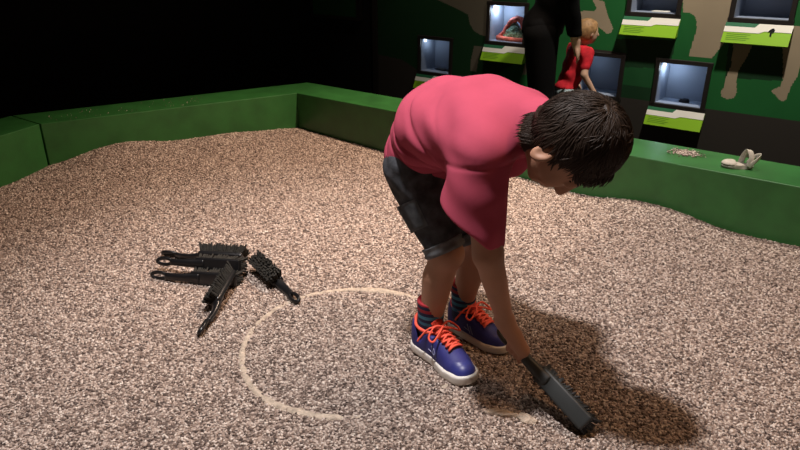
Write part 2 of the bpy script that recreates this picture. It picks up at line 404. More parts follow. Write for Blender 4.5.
# ------------------------------------------------------------------ pit borders (raised green benches)
RIM_Z = 0.25; RIM_W = 0.30
PC = Vector((-0.667, 4.205, 0)); PS = Vector((-1.914, 3.392, 0)); ND = Vector((-.29, -.957, 0)); NN = Vector((-.957, .29, 0))
def lineX(p, dp, q, dq):
    det = dp.x * -dq.y + dp.y * dq.x; r = q - p
    return p + dp * ((r.x * -dq.y + r.y * dq.x) / det)
cornO = lineX(PC + WN * RIM_W, WD, PC + LN * RIM_W, LD)
seamO = lineX(PS + LN * RIM_W, LD, PS + NN * RIM_W, ND)
rEnd = PC + WD * 4.3
nEnd = PS + ND * 2.6
def border(name_label, poly):
    bm = bmesh.new(); bm_prism(bm, [(p.x, p.y) for p in poly], FLOOR_Z, RIM_Z)
    es = [e for e in bm.edges if all(abs(v.co.z - RIM_Z) < 1e-4 for v in e.verts)] + [e for e in bm.edges if abs(e.verts[0].co.z - e.verts[1].co.z) > .1]
    bmesh.ops.bevel(bm, geom=es, offset=.003, segments=2, affect='EDGES', profile=.5)
    return tag(from_bm('pit_border', bm, M_green), name_label, 'pit border', 'green borders of the digging pit')
border('long green pit border in front of the dinosaur mural, behind the boy', [PC, rEnd, rEnd + WN * RIM_W, cornO])
gp = LD * .004
border('green pit border along the black wall, left of the far corner', [PC, cornO, seamO + gp, PS + gp])
border('short green pit border at the left edge, cut off by the frame', [PS - gp, seamO - gp, nEnd + NN * RIM_W, nEnd])

# ------------------------------------------------------------------ gravel
RC = np.array([-0.137, 1.682]); RR = 0.342     # the pale ring in the gravel
def sand_h(x, y):
    x = np.asarray(x, float); y = np.asarray(y, float)
    h = .006 * np.sin(3.1 * x + 1.3 * y + .4) * np.sin(2.3 * y - 1.1 * x) + .004 * np.sin(7 * x - 3 * y) * np.sin(6.1 * y + 2 * x) + .002 * np.sin(17 * x + 5 * y) * np.sin(15 * y - 4 * x)
    for cx, cy, a, sx in ((-1.62, 3.62, .085, .22), (-1.15, 3.92, .055, .25), (-.75, 4.12, .02, .2), (1.12, 2.72, .055, .2), (.45, 3.15, .03, .25), (1.7, 2.2, .015, .2)):
        h = h + a * np.exp(-((x - cx) ** 2 + (y - cy) ** 2) / (2 * sx * sx))
    h = h - .012 * np.exp(-((x - .42) ** 2 + (y - 1.33) ** 2) / (2 * .12 ** 2))
    return h
def gravel_material(name, attr):
    m = bpy.data.materials.new(name); m.use_nodes = True; nt = m.node_tree; b = nt.nodes['Principled BSDF']
    b.inputs['Roughness'].default_value = .75; b.inputs['Specular IOR Level'].default_value = .25
    r = nt.nodes.new('ShaderNodeValToRGB'); r.color_ramp.interpolation = 'LINEAR'
    cols = [(0, (.065, .047, .041)), (.22, (.17, .123, .102)), (.45, (.33, .25, .205)), (.7, (.50, .40, .34)), (1, (.76, .66, .58))]
    els = r.color_ramp.elements
    while len(els) < len(cols): els.new(.5)
    for e_, (p_, c_) in zip(els, cols): e_.position = p_; e_.color = (*c_, 1)
    if attr:
        a = nt.nodes.new('ShaderNodeNewGeometry'); nt.links.new(a.outputs['Random Per Island'], r.inputs['Fac'])
    else:
        tc = nt.nodes.new('ShaderNodeTexCoord'); v = nt.nodes.new('ShaderNodeTexVoronoi'); v.inputs['Scale'].default_value = 150
        sp = nt.nodes.new('ShaderNodeSeparateColor'); nt.links.new(tc.outputs['Object'], v.inputs['Vector'])
        nt.links.new(v.outputs['Color'], sp.inputs[0]); mu = nt.nodes.new('ShaderNodeMath'); mu.operation = 'MULTIPLY'; mu.inputs[1].default_value = .8
        nt.links.new(sp.outputs[0], mu.inputs[0]); nt.links.new(mu.outputs[0], r.inputs['Fac'])
        bp = nt.nodes.new('ShaderNodeBump'); bp.invert = True; bp.inputs['Distance'].default_value = .004; nt.links.new(v.outputs['Distance'], bp.inputs['Height']); nt.links.new(bp.outputs['Normal'], b.inputs['Normal'])
    nt.links.new(r.outputs['Color'], b.inputs['Base Color'])
    return m
M_sand = gravel_material('gravel_bed', False); M_grain = gravel_material('gravel_grain', True)
def inside_pit(x, y, pad=0.0):
    return (x * WN.x + y * WN.y < PC.dot(WN) - pad) & (x * LN.x + y * LN.y < PC.dot(LN) - pad) & (x * NN.x + y * NN.y < PS.dot(NN) - pad)
gx = np.linspace(-2.6, 2.4, 251); gy = np.linspace(.5, 4.3, 191)
X, Y = np.meshgrid(gx, gy, indexing='ij'); Zg = sand_h(X, Y)
ii = np.arange(X.size).reshape(X.shape); Q = np.stack([ii[:-1, :-1], ii[1:, :-1], ii[1:, 1:], ii[:-1, 1:]], -1)
keep = inside_pit(X, Y, -.03); keep = keep[:-1, :-1] & keep[1:, :-1] & keep[1:, 1:] & keep[:-1, 1:]
Vb = np.stack([X, Y, Zg], -1).reshape(-1, 3); Qb = Q[keep]
used = np.unique(Qb); remap = -np.ones(len(Vb), int); remap[used] = np.arange(len(used)); Vb = Vb[used]; Qb = remap[Qb]
Tb = np.concatenate([Qb[:, [0, 1, 2]], Qb[:, [0, 2, 3]]])
# single grains: flattened octahedra scattered over the bed
def grains(x, y, zbase, smin_, smax_):
    n = len(x)
    s = rng.uniform(smin_, smax_, n)
    loc = np.array([[1, 0, 0], [-1, 0, 0], [0, 1, 0], [0, -1, 0], [0, 0, 1], [0, 0, -1]], float)
    sc = np.stack([s, s * rng.uniform(.55, .9, n), s * rng.uniform(.3, .6, n)], -1)
    q = rng.normal(size=(n, 4)); q[:, 1:3] *= .45; q /= np.linalg.norm(q, axis=1)[:, None]
    a, b, c, d_ = q.T
    R = np.stack([np.stack([1 - 2 * (c * c + d_ * d_), 2 * (b * c - a * d_), 2 * (b * d_ + a * c)], -1),
                  np.stack([2 * (b * c + a * d_), 1 - 2 * (b * b + d_ * d_), 2 * (c * d_ - a * b)], -1),
                  np.stack([2 * (b * d_ - a * c), 2 * (c * d_ + a * b), 1 - 2 * (b * b + c * c)], -1)], 1)
    P = loc[None] * sc[:, None]; P = P + rng.uniform(-.18, .18, (n, 6, 1)) * P
    P = np.einsum('nij,nkj->nki', R, P) + np.stack([x, y, zbase + s * .15], -1)[:, None]
    T = np.array([[0, 2, 4], [2, 1, 4], [1, 3, 4], [3, 0, 4], [2, 0, 5], [1, 2, 5], [3, 1, 5], [0, 3, 5]])
    return P.reshape(-1, 3), (np.arange(n)[:, None, None] * 6 + T[None]).reshape(-1, 3)
def scatter(ya, yb, spacing):
    area_x = .64 * yb + .35; n = int(2 * area_x * (yb - ya) / spacing ** 2)
    x = rng.uniform(-area_x, area_x, n); y = rng.uniform(ya, yb, n)
    k = inside_pit(x, y, .004) & (np.abs(x) < .64 * y + .35)
    d = np.abs(np.hypot(x - RC[0], y - RC[1]) - RR); k &= (d > .012) | (rng.random(n) < .22)
    return x[k], y[k]
Vs, Ts, base = [Vb], [Tb], len(Vb)
for ya, yb, sp_, a_, b_ in ((.95, 2.2, .0068, .0042, .0072), (2.2, 4.25, .0092, .0048, .0078)):
    x, y = scatter(ya, yb, sp_); P, T = grains(x, y, sand_h(x, y), a_, b_)
    Vs.append(P); Ts.append(T + base); base += len(P)
nbase = len(Tb); Tall = np.concatenate(Ts)
gravel = from_np('gravel', np.concatenate(Vs), Tall, [M_sand, M_grain], None, False, np.r_[np.zeros(nbase, int), np.ones(len(Tall) - nbase, int)])
tag(gravel, 'pale brown speckled gravel filling the green bordered digging pit', 'gravel', kind='stuff')

# ------------------------------------------------------------------ pale ring and pale fragments showing through the gravel
M_pale = mat('pale_plaster', (.49, .40, .315), .85, .2, bump=(140, .9, .006), vary=(70, .28))
bm = bmesh.new(); N = 260; pts, rad = [], []
for i in range(N):
    a = 2 * math.pi * i / N; r_ = RR + .006 * math.sin(3 * a + 1) + .004 * noise.noise(Vector((math.cos(a) * 4, math.sin(a) * 4, 0)))
    x, y = RC[0] + r_ * math.cos(a), RC[1] + r_ * math.sin(a)
    deg = math.degrees(a) % 360
    dip = (-.0035 - .006 * (.5 + noise.noise(Vector((a * 6, 1, 2))))) if (268 < deg < 330) else (-.004 if deg > 330 or deg < 60 else -.0015)
    wide = 1 + .9 * math.exp(-((deg - 80) / 18) ** 2) + .35 * math.exp(-((deg - 245) / 30) ** 2)
    pts.append((x, y, float(sand_h(x, y)) + dip - .001 + .003 * noise.noise(Vector((a * 9, 3, 0))))); rad.append(.0095 * wide * (1 + .25 * noise.noise(Vector((a * 14, 0, 7)))))
bm_tube(bm, pts, rad, 10, flat=(1, .62), closed=True)
for v in bm.verts: v.co += Vector((noise.noise(v.co * 90), noise.noise(v.co * 90 + Vector((5, 5, 5))), .6 * noise.noise(v.co * 110))) * .0035
tag(from_bm('buried_ring', bm, M_pale, None, True), 'large pale ring showing through the gravel left of the boy', 'ring')
def fragment(pos, L, W_, H_, rz, seed, label, name='pale_fragment'):
    bm = bmesh.new(); bmesh.ops.create_icosphere(bm, subdivisions=4, radius=1)
    for v in bm.verts:
        v.co *= 1 + .38 * noise.noise(v.co * 1.6 + Vector((seed, 0, 0))) + .12 * noise.noise(v.co * 5)
        v.co = Vector((v.co.x * L, v.co.y * W_, v.co.z * H_))
    o = from_bm(name, bm, M_pale, None, True); o.location = (pos[0], pos[1], float(sand_h(*pos)) + .002); o.rotation_euler = (0, 0, rz)
    return tag(o, label, 'fragment', 'pale fragments in the gravel')
fragment((.322, 1.345), .030, .016, .011, -.45, 11, 'flat pale fragment with a raised broken edge, nearest the held brush')
fragment((.262, 1.362), .042, .012, .008, -.2, 4, 'long pale fragment just left of the broken edged one, below the right shoe')

# ------------------------------------------------------------------ dust brushes
M_handle = mat('brush_plastic', (.008, .008, .009), .28, .5, bump=(40, .05, .002))
M_bristle = mat('brush_bristle', (.026, .025, .022), .85, .2, vary=(200, .5))
M_bristle2 = mat('brush_bristle_grey', (.05, .055, .06), .85, .2, vary=(200, .5))
def brush_axes(handle_end, head_tip, bristle_dir):
    a = Vector(handle_end); b = Vector(head_tip); x = (b - a).normalized()
    z = -Vector(bristle_dir); z = (z - x * z.dot(x)).normalized(); y = z.cross(x)
    M = Matrix.Identity(4); M.col[0][:3] = x; M.col[1][:3] = y; M.col[2][:3] = z; M.col[3][:3] = a + (b - a) * .49
    return M
def make_brush(label, group, bristle_mat, M_handle=M_handle):
    root = empty('dust_brush', (0, 0, 0)); tag(root, label, 'brush', group)
    bm = bmesh.new(); bm_box(bm, .0825, 0, 0, .175, .046, .019, .007)
    from_bm('brush_block', bm, M_handle, root, True)
    bm = bmesh.new()     # handle with hanging loop
    bm_tube(bm, catmull([(.03, 0, .0), (0, 0, .004), (-.03, 0, .009), (-.06, 0, .010), (-.10, 0, .006)], 4), [.021, .0208, .020, .019, .018, .0172, .0165, .016, .0155, .015, .0146, .0142, .014, .0138, .0136, .0134, .0132], 12, flat=(1, .68))
    ring = [(-.128 + .030 * math.cos(a), .0115 * math.sin(a), .003 - .018 * (.1 - .03 * math.cos(a))) for a in [2 * math.pi * k / 20 for k in range(20)]]
    bm_tube(bm, ring, .0068, 8, closed=True)
    from_bm('handle', bm, M_handle, root, True)
    bm = bmesh.new()     # rows of tufts
    for i in range(25):
        for j in range(7):
            x = .004 + i * .0067; y = -.0185 + j * .0062; r = random.Random(i * 7 + j)
            sp = Vector(((x - .083) * .16, y * .45, 0)) + Vector((r.uniform(-.004, .004), r.uniform(-.004, .004), r.uniform(-.004, .003)))
            bm_tube(bm, [(x, y, -.006), (x + sp.x * .5, y + sp.y * .4, -.022), (x + sp.x, y + sp.y, -.037 + sp.z)], [.0030, .0038, .0036], 5)
    from_bm('bristles', bm, bristle_mat, root, False)
    return root
proto = None
G_ = 'dust brushes left on the gravel'
BR_ = [((-.930, 2.285, .018), (-.595, 2.235, .022), (.05, .80, .55), 'black dust brush with bristles up, farthest of the heaped brushes'),
       ((-.905, 2.170, .040), (-.575, 2.105, .050), (.0, .95, -.30), 'black dust brush on top of the heap, its back to the camera'),
       ((-.910, 2.112, .012), (-.580, 2.050, .020), (.0, .85, -.2), 'black dust brush with the nearest handle of the heap, under the topmost'),
       ((-.620, 1.712, .014), (-.592, 2.045, .050), (-.78, -.05, .62), 'dark grey dust brush lying across the front of the heap, handle towards the camera'),
       ((-.350, 1.925, .014), (-.520, 2.170, .024), (-.55, .20, .70), 'single black dust brush lying apart, right of the heap')]
for a, b, bd, lb in BR_:
    if proto is None: r_ = proto = make_brush(lb, G_, M_bristle)
    else:
        r_ = proto.copy(); C.objects.link(r_)
        for ch in proto.children:
            c_ = ch.copy(); C.objects.link(c_); c_.parent = r_
        r_['label'] = lb
    r_.matrix_world = brush_axes(a, b, bd)
HB_A = Vector((.270, 1.522, .150)); HB_B = Vector((.458, 1.285, .026))      # brush in the boy's hand
hb = make_brush('dark dust brush held in the boy\'s right hand, sweeping the gravel', None, M_bristle2, mat('brush_plastic_lit_blur', (.028, .031, .031), .45, .4))  # plastic colour lightened to stand in for light and motion blur
hb.matrix_world = brush_axes(HB_A, HB_B, (.55, .35, -.65)) @ Matrix.Diagonal((1, 1.0, 1.05, 1))

# ------------------------------------------------------------------ sandal and spilled gravel on the border
M_sandal = mat('sandal_cream', (.50, .46, .39), .6, .3, vary=(30, .1)); M_sole = mat('sandal_sole', (.42, .38, .32), .7)
sroot = empty('sandal', (1.432, 2.640, RIM_Z), (0, 0, math.radians(166))); sroot.scale = (.84, 1.0, 1.25)
tag(sroot, 'small cream strappy sandal lying on the green pit border at right', 'sandal')
def sole_poly(L, wb, wh, n=28):
    out = []
    for i in range(n):
        a = 2 * math.pi * i / n; x = math.cos(a) * L / 2; t = (x / L + .5); wd = wh + (wb - wh) * min(1, max(0, (t - .15) / .55)) ** 1.3
        out.append((x, math.sin(a) * wd * (1 - .12 * math.sin(t * 6))))
    return out
bm = bmesh.new(); bm_prism(bm, sole_poly(.150, .031, .024), 0, .014); bmesh.ops.bevel(bm, geom=[e for e in bm.edges if abs(e.verts[0].co.z - e.verts[1].co.z) < 1e-5], offset=.004, segments=2, affect='EDGES')
from_bm('sole', bm, M_sole, sroot, True)
up_ = lambda p: smax(smax(np.abs(s_ell(p, (.036, 0, .010), np.eye(3), (.040, .031, .0145))) - .003, -(p[:, 2] - .012), .003), -(p[:, 0] - .012), .004)
sdf_obj('toe_upper', up_, (-.01, -.05, -.01), (.10, .05, .06), .0025, M_sandal, sroot)
bm = bmesh.new(); bm_tube(bm, catmull([(-.020, -.028, .010), (-.028, -.022, .040), (-.040, 0, .062), (-.052, .020, .040), (-.045, .026, .010)], 6), .014, 8, flat=(.2, 1), up=Vector((1, 0, .2)))
from_bm('ankle_strap', bm, M_sandal, sroot, True)
bm = bmesh.new(); bm_tube(bm, catmull([(-.050, -.026, .012), (-.074, -.026, .034), (-.098, 0, .046), (-.074, .026, .034), (-.045, .026, .012)], 6), .008, 8, flat=(.25, 1), up=Vector((0, 0, 1)))
from_bm('heel_strap', bm, M_sandal, sroot, True)
bm = bmesh.new(); bm_box(bm, -.040, -.0235, .044, .014, .004, .018, .0015); from_bm('buckle', bm, mat('buckle', (.5, .48, .45), .3, .5, 1.0), sroot)
n = 420; t = rng.normal(0, .38, n); o_ = rng.normal(0, .026, n)
x = 1.298 + t * .062 * 1.0 + o_ * WN.x; y = 2.850 - t * .05 + o_ * WN.y
P, T = grains(x, y, np.full(n, RIM_Z + .002), .0035, .006)
tag(from_np('spilled_gravel', P, T, M_grain, None, False), 'little spill of gravel on the green border left of the sandal', 'gravel', kind='stuff')

n = 80; t = rng.uniform(.06, .95, n); o_ = .03 + .22 * rng.random(n) ** 1.5
q_ = np.array(PS)[None, :] + np.outer(t, np.array(LD)) + np.outer(o_, np.array(LN))
P, T = grains(q_[:, 0], q_[:, 1], np.full(n, RIM_Z + .0015), .0025, .0045)
tag(from_np('scattered_gravel', P, T, M_grain, None, False), 'few stray gravel grains along the top of the border by the black wall', 'gravel', kind='stuff')

# ------------------------------------------------------------------ the boy
M_skin = mat('boy_skin', (.36, .185, .115), .55, .35, bump=(120, .06, .002), vary=(18, .07))
M_hair = mat('boy_hair', (.022, .013, .0085), .55, .22)
M_shirt = mat('boy_shirt', (.40, .064, .105), .9, .1, bump=(220, .12, .0015), vary=(14, .05))
M_denim = mat('boy_denim', (.060, .064, .072), .85, .15, bump=(260, .5, .002), vary=(30, .5))
M_cuff = mat('denim_cuff_and_lit_patch', (.14, .15, .16), .85, .15, bump=(300, .35, .0015), vary=(40, .3))
M_shoe = mat('shoe_blue', (.030, .032, .18), .6, .35, bump=(400, .35, .001))
M_white_sole = mat('shoe_sole_white', (.74, .70, .64), .5, .3)
M_lace = mat('shoe_lace_orange', (.85, .12, .075), .7, .25)
M_toe = mat('shoe_toe_navy', (.03, .035, .19), .4, .4)
M_silver = mat('shoe_trim_grey', (.25, .26, .42), .4, .5)
def stripes():
    m = bpy.data.materials.new('sock_stripes'); m.use_nodes = True; nt = m.node_tree; b = nt.nodes['Principled BSDF']; b.inputs['Roughness'].default_value = .9
    tc = nt.nodes.new('ShaderNodeTexCoord'); s = nt.nodes.new('ShaderNodeSeparateXYZ'); r = nt.nodes.new('ShaderNodeValToRGB'); r.color_ramp.interpolation = 'CONSTANT'
    mr = nt.nodes.new('ShaderNodeMapRange'); mr.inputs[1].default_value = .07; mr.inputs[2].default_value = .175
    cols = [(.012, .018, .06), (.03, .12, .22), (.012, .018, .06), (.03, .16, .26), (.012, .018, .06), (.05, .20, .30), (.012, .018, .06), (.28, .015, .025), (.012, .018, .06), (.34, .02, .03)]
    els = r.color_ramp.elements
    while len(els) < len(cols): els.new(.5)
    for i, c_ in enumerate(cols): els[i].position = i / len(cols); els[i].color = (*c_, 1)
    nt.links.new(tc.outputs['Object'], s.inputs[0]); nt.links.new(s.outputs[2], mr.inputs[0]); nt.links.new(mr.outputs[0], r.inputs[0]); nt.links.new(r.outputs[0], b.inputs['Base Color'])
    return m
M_sock = stripes()
BO = np.array((.17, 1.64, 0.0))
boy = empty('person', tuple(BO)); tag(boy, 'child in pink-red t-shirt and denim shorts bending over to sweep gravel with a brush', 'person')
Fv = A3((.682, -.731, 0)); Rv = A3((-.731, -.682, 0)); Uz = A3((0, 0, 1)); HC = A3((.075, 1.755, 0))
def L(f, r, z): return HC + Fv * f + Rv * r + Uz * z
hipR, hipL = L(0, .075, .555), L(0, -.075, .555)
kneeR, kneeL = A3((.128, 1.612, .335)), A3((.232, 1.70, .33))
ankR, ankL = A3((.090, 1.646, .10)), A3((.196, 1.757, .10))
shR, shL = A3((.185, 1.425, .665)), L(.27, -.135, .68)
elR, wrR = A3((.212, 1.415, .425)), A3((.272, 1.458, .215))
elL, wrL = A3((.250, 1.745, .50)), A3((.232, 1.690, .395))
SPINE = [(.012, .570), (.078, .694), (.19, .716), (.30, .724)]
def spine_sdf(p, radii, squash=1.38, sh=(0, 0)):
    q = p - HC; f = q @ Fv; r = (q @ Rv) / squash; z = q[:, 2]
    P = np.stack([f, r, z], -1)
    d = None
    for i in range(len(SPINE) - 1):
        a = A3((SPINE[i][0] + sh[0], 0, SPINE[i][1] + sh[1])); b = A3((SPINE[i + 1][0] + sh[0], 0, SPINE[i + 1][1] + sh[1]))
        g_ = s_cap(P, a, b, radii[i], radii[i + 1]); d = g_ if d is None else smin(d, g_, .03)
    return d
# head frame: u towards the crown, r towards the boy's right ear, w out of the face (downwards)
hu = A3((.79, -.59, .20)); hu /= np.linalg.norm(hu); hr = A3((-.60, -.80, 0)); hw_ = np.cross(hu, hr); hw_ = hw_ / np.linalg.norm(hw_)
if hw_[2] > 0: hw_ = -hw_
HR = np.stack([hu, hr, hw_]); HEAD = A3((.372, 1.364, .708))
def hp(u, r, w_): return HEAD + hu * u + hr * r + hw_ * w_
bdir = A3((HB_B - HB_A).normalized()); GRIP = A3(HB_A) + bdir * .072
e1 = A3(wrR) - GRIP; e1 = e1 - bdir * (e1 @ bdir); e1 /= np.linalg.norm(e1); e2 = np.cross(bdir, e1)
if e2 @ Rv < 0: e2 = -e2
def finger(c, rr, angs, r1, r2):
    pts = [c + e1 * (rr * math.cos(a)) + e2 * (rr * math.sin(a)) for a in [math.radians(q) for q in angs]]
    return pts, [r1 + (r2 - r1) * i / (len(pts) - 1) for i in range(len(pts))]
FING = []
for i, (off, ln) in enumerate(((.030, 1.0), (.015, 1.06), (.0, 1.0), (-.014, .82))):
    FING.append(finger(GRIP + bdir * off, .0195, [20, 65, 65 + 55 * ln, 65 + 110 * ln, 65 + 150 * ln], .0078, .0058))
THUMB = finger(GRIP + bdir * .018, .020, [-25, -70, -115, -150], .0092, .0068)
palmA, palmB = GRIP + bdir * .024 + e1 * .026, GRIP - bdir * .010 + e1 * .024
def body(p):
    d = spine_sdf(p, [.078, .074, .080, .050])
    d = smin(d, s_cap(p, L(.27, .09, .715), L(.27, -.09, .715), .05, .05), .03)
    d = smin(d, s_cap(p, L(.29, 0, .735), hp(-.07, 0, -.02), .046, .043), .03)       # neck
    for h_, k_, a_, s_ in ((hipR, kneeR, ankR, 1), (hipL, kneeL, ankL, -1)):
        leg = s_cap(p, h_, k_, .066, .042)
        calf = k_ + (a_ - k_) * .35 - Fv * .010
        leg = smin(leg, s_chain(p, [k_, calf, a_, a_ - A3((0, 0, .05))], [.041, .045, .031, .032]), .025)
        leg = smin(leg, s_ell(p, k_ + Fv * .012, np.eye(3), (.033, .033, .033)), .02)
        d = smin(d, leg, .025)
    for s_, e_, w_, inn in ((shR, elR, wrR, 1), (shL, elL, wrL, -1)):
        a = s_cap(p, s_, e_, .044, .037); fo = e_ + (w_ - e_) * .3
        a = smin(a, s_chain(p, [e_, fo, w_], [.034, .033, .0220]), .015)
        d = smin(d, a, .02)
    # right hand closed on the brush handle
    hd = smin(s_cap(p, wrR, palmA, .023, .016), s_cap(p, wrR, palmB, .023, .016), .015)
    hd = smin(hd, s_cap(p, palmA, palmB, .015, .015), .012)
    hd = smin(hd, s_cap(p, (wrR + palmA) / 2 - e2 * .008, THUMB[0][0], .014, .010), .010)
    d = smin(d, hd, .012)
    for ps, rs in FING + [THUMB]: d = smin(d, s_chain(p, ps, rs), .0035)
    # left hand resting on the left thigh
    lp = wrL + (kneeL - wrL) * .55 + Rv * .0 + Fv * .03 + A3((0, 0, .01))
    d = smin(d, s_cap(p, wrL, lp, .020, .020), .012)
    for i in range(4):
        o_ = (i - 1.5) * .013; q0 = lp + Rv * o_; q1 = q0 + A3((.004, -.006, -.030)) + Rv * o_ * .3; q2 = q1 + A3((-.002, -.002, -.022 + .004 * abs(i - 1)))
        d = smin(d, s_chain(p, [q0, q1, q2], [.0085, .0075, .006]), .004)
    d = smin(d, s_chain(p, [wrL + Rv * .01, lp + Rv * .032, lp + Rv * .036 + A3((0, 0, -.025))], [.011, .009, .0065]), .006)
    # head
    h = s_ell(p, hp(.012, 0, -.012), HR, (.098, .074, .090))
    h = smin(h, s_ell(p, hp(-.042, 0, .030), HR, (.062, .056, .056)), .03)          # face / jaw
    h = smin(h, s_ell(p, hp(-.088, 0, .058), HR, (.018, .022, .018)), .02)          # chin
    for s_ in (1, -1):
        h = smin(h, s_ell(p, hp(-.036, s_ * .036, .058), HR, (.026, .022, .020)), .015)   # cheeks
        h = smax(h, -s_ell(p, hp(-.006, s_ * .030, .090), HR, (.010, .016, .010)), .010)  # eye sockets
        h = smin(h, s_ell(p, hp(.000, s_ * .030, .0745), HR, (.009, .014, .0095)), .004)    # lowered upper lids
    h = smin(h, s_cap(p, hp(.012, .03, .073), hp(.012, -.03, .073), .010, .010), .012)    # brow
    h = smin(h, s_cap(p, hp(.004, 0, .082), hp(-.036, 0, .099), .008, .011), .008)        # nose
    for s_ in (1, -1): h = smin(h, s_ell(p, hp(-.038, s_ * .010, .092), HR, (.007, .007, .007)), .005)
    h = smin(h, s_ell(p, hp(-.062, 0, .083), HR, (.006, .020, .008)), .006)         # upper lip
    h = smin(h, s_ell(p, hp(-.073, 0, .080), HR, (.006, .017, .008)), .005)         # lower lip
    h = smax(h, -s_ell(p, hp(-.0675, 0, .090), HR, (.0018, .018, .006)), .003)
    d = smin(d, h, .018)
    for s_ in (1, -1):                                                              # ears
        c_ = hp(-.030, s_ * .078, -.004)
        t_ = math.radians(28); ax = np.stack([hu, hr * s_ * math.cos(t_) - hw_ * math.sin(t_), hw_ * math.cos(t_) + hr * s_ * math.sin(t_)])
        er = s_ell(p, c_, ax, (.031, .009, .019)); er = smax(er, -s_ell(p, c_ + ax[1] * .009 + hu * .004, ax, (.019, .007, .011)), .004)
        d = smin(d, er, .006)
    return d
sdf_obj('body', body, (-.09, 1.19, .03), (.55, 1.90, .85), .0034, M_skin, boy, BO, it=2)
M_eye = mat('eye_white', (.7, .68, .64), .2, .5); M_iris = mat('eye_iris', (.03, .015, .01), .15, .5)
for s_ in (1, -1):
    bm = bmesh.new(); bmesh.ops.create_uvsphere(bm, u_segments=18, v_segments=12, radius=.0115)
    bmesh.ops.rotate(bm, verts=bm.verts, cent=(0, 0, 0), matrix=Vector((0, 0, 1)).rotation_difference(Vector(hw_ - .5 * hu)).to_matrix())
    look = Vector(hw_ - .5 * hu).normalized()
    for f in bm.faces: f.material_index = 1 if f.calc_center_median().normalized().dot(look) > .86 else 0
    o = from_bm('eye', bm, [M_eye, M_iris], boy, True); o.location = Vector(hp(-.008, s_ * .030, .0670) - BO)
    bm = bmesh.new(); bm_tube(bm, [Vector(hp(.013 + .002 * k - .0012 * k * k, s_ * (.014 + .010 * k), .0835 - .0022 * k * k) - BO) for k in range(4)], [.003, .0042, .004, .002], 6)
    from_bm('eyebrow', bm, M_hair, boy, True)
# hair: solid cap plus layered locks
def hair_cap(p):
    q = (p - HEAD) @ HR.T
    d = s_ell(p, hp(.018, 0, -.018), HR, (.108, .086, .098))
    nz = np.sin(q[:, 1] * 150 + 9 * np.sin(q[:, 0] * 40)) * np.sin(q[:, 0] * 60 + q[:, 2] * 50) * .003
    d = d + nz
    d = smin(d, s_ell(p, hp(-.075, 0, -.046), HR, (.052, .062, .042)), .03)         # nape
    face = plane(p, hp(.026, 0, .022), hw_ * .66 - hu * .75)                         # in front of and below this: face
    d = smin(d, s_ell(p, hp(-.080, .022, -.014), HR, (.050, .056, .052)), .025)
    d = smax(d, face - .028 * np.clip((-.05 - q[:, 0]) / .04, 0, 1) * 0, .012)
    d = smax(d, -plane(p, hp(-.118, 0, -.03), hu), .012)
    side = np.maximum(np.abs(q[:, 0] + .040) - .040, np.abs(q[:, 2] - .010) - .036)   # clear the ears
    d = smax(d, -np.maximum(side, -(np.abs(q[:, 1]) - .062)), .008)
    nk = smax(s_cap(p, hp(-.135, -.004, -.024), hp(-.05, 0, -.028), .0455, .052), q[:, 2] - .004 + .2 * (q[:, 0] + .1), .010)
    return smin(d, np.maximum(nk + nz * .5, -(q[:, 0] + .098)), .018)
V1, Q1 = surface_nets(hair_cap, HEAD - .16, HEAD + .16, .004); V1 = relax(V1, Q1, 1)
lv, lq = [], []
whorl = A3((.085, .0, -.060)); rr_ = random.Random(5)
def lock(p0, d0, length, wdt, lift, droop):
    """A tapered flat lock of hair as a chain of quads with thickness."""
    n_ = 6; pts = []; p = p0.copy(); dcur = d0 / np.linalg.norm(d0)
    for i in range(n_ + 1):
        pts.append(p.copy()); nrm = (p - A3((.018, 0, -.018))) / (A3((.108, .086, .098)) ** 2); nrm = nrm / np.linalg.norm(nrm)
        dcur = dcur - nrm * (dcur @ nrm) * (1 - droop) + A3((0, 0, 1)) * droop * .35 * (i / n_); dcur = dcur / np.linalg.norm(dcur)
        p = p + dcur * length / n_
        e_ = np.linalg.norm((p - A3((.018, 0, -.018))) / A3((.108, .086, .098)))
        tgt = 1.0 + lift * (.3 + .7 * math.sin(math.pi * (i + 1) / n_)) / .09
        if droop < .5: p = A3((.018, 0, -.018)) + (p - A3((.018, 0, -.018))) * (tgt / e_)
    b0 = len(lv)
    for i, p in enumerate(pts):
        t = pts[min(i + 1, n_)] - pts[max(i - 1, 0)]; t = t / np.linalg.norm(t)
        nrm = p - A3((.018, 0, -.018)); nrm = nrm - t * (nrm @ t); nrm = nrm / max(np.linalg.norm(nrm), 1e-6); sd = np.cross(t, nrm)
        ww = wdt * (math.sin(math.pi * (.12 + .80 * (1 - i / n_)) ) ** .7) * (1 if i < n_ else .15)
        for a_, b_ in ((1, 0), (0, .5), (-1, 0), (0, -.5)): lv.append(p + sd * ww * a_ + nrm * ww * b_)
    for i in range(n_):
        for k in range(4): lq.append((b0 + i * 4 + k, b0 + i * 4 + (k + 1) % 4, b0 + i * 4 + 4 + (k + 1) % 4, b0 + i * 4 + 4 + k))
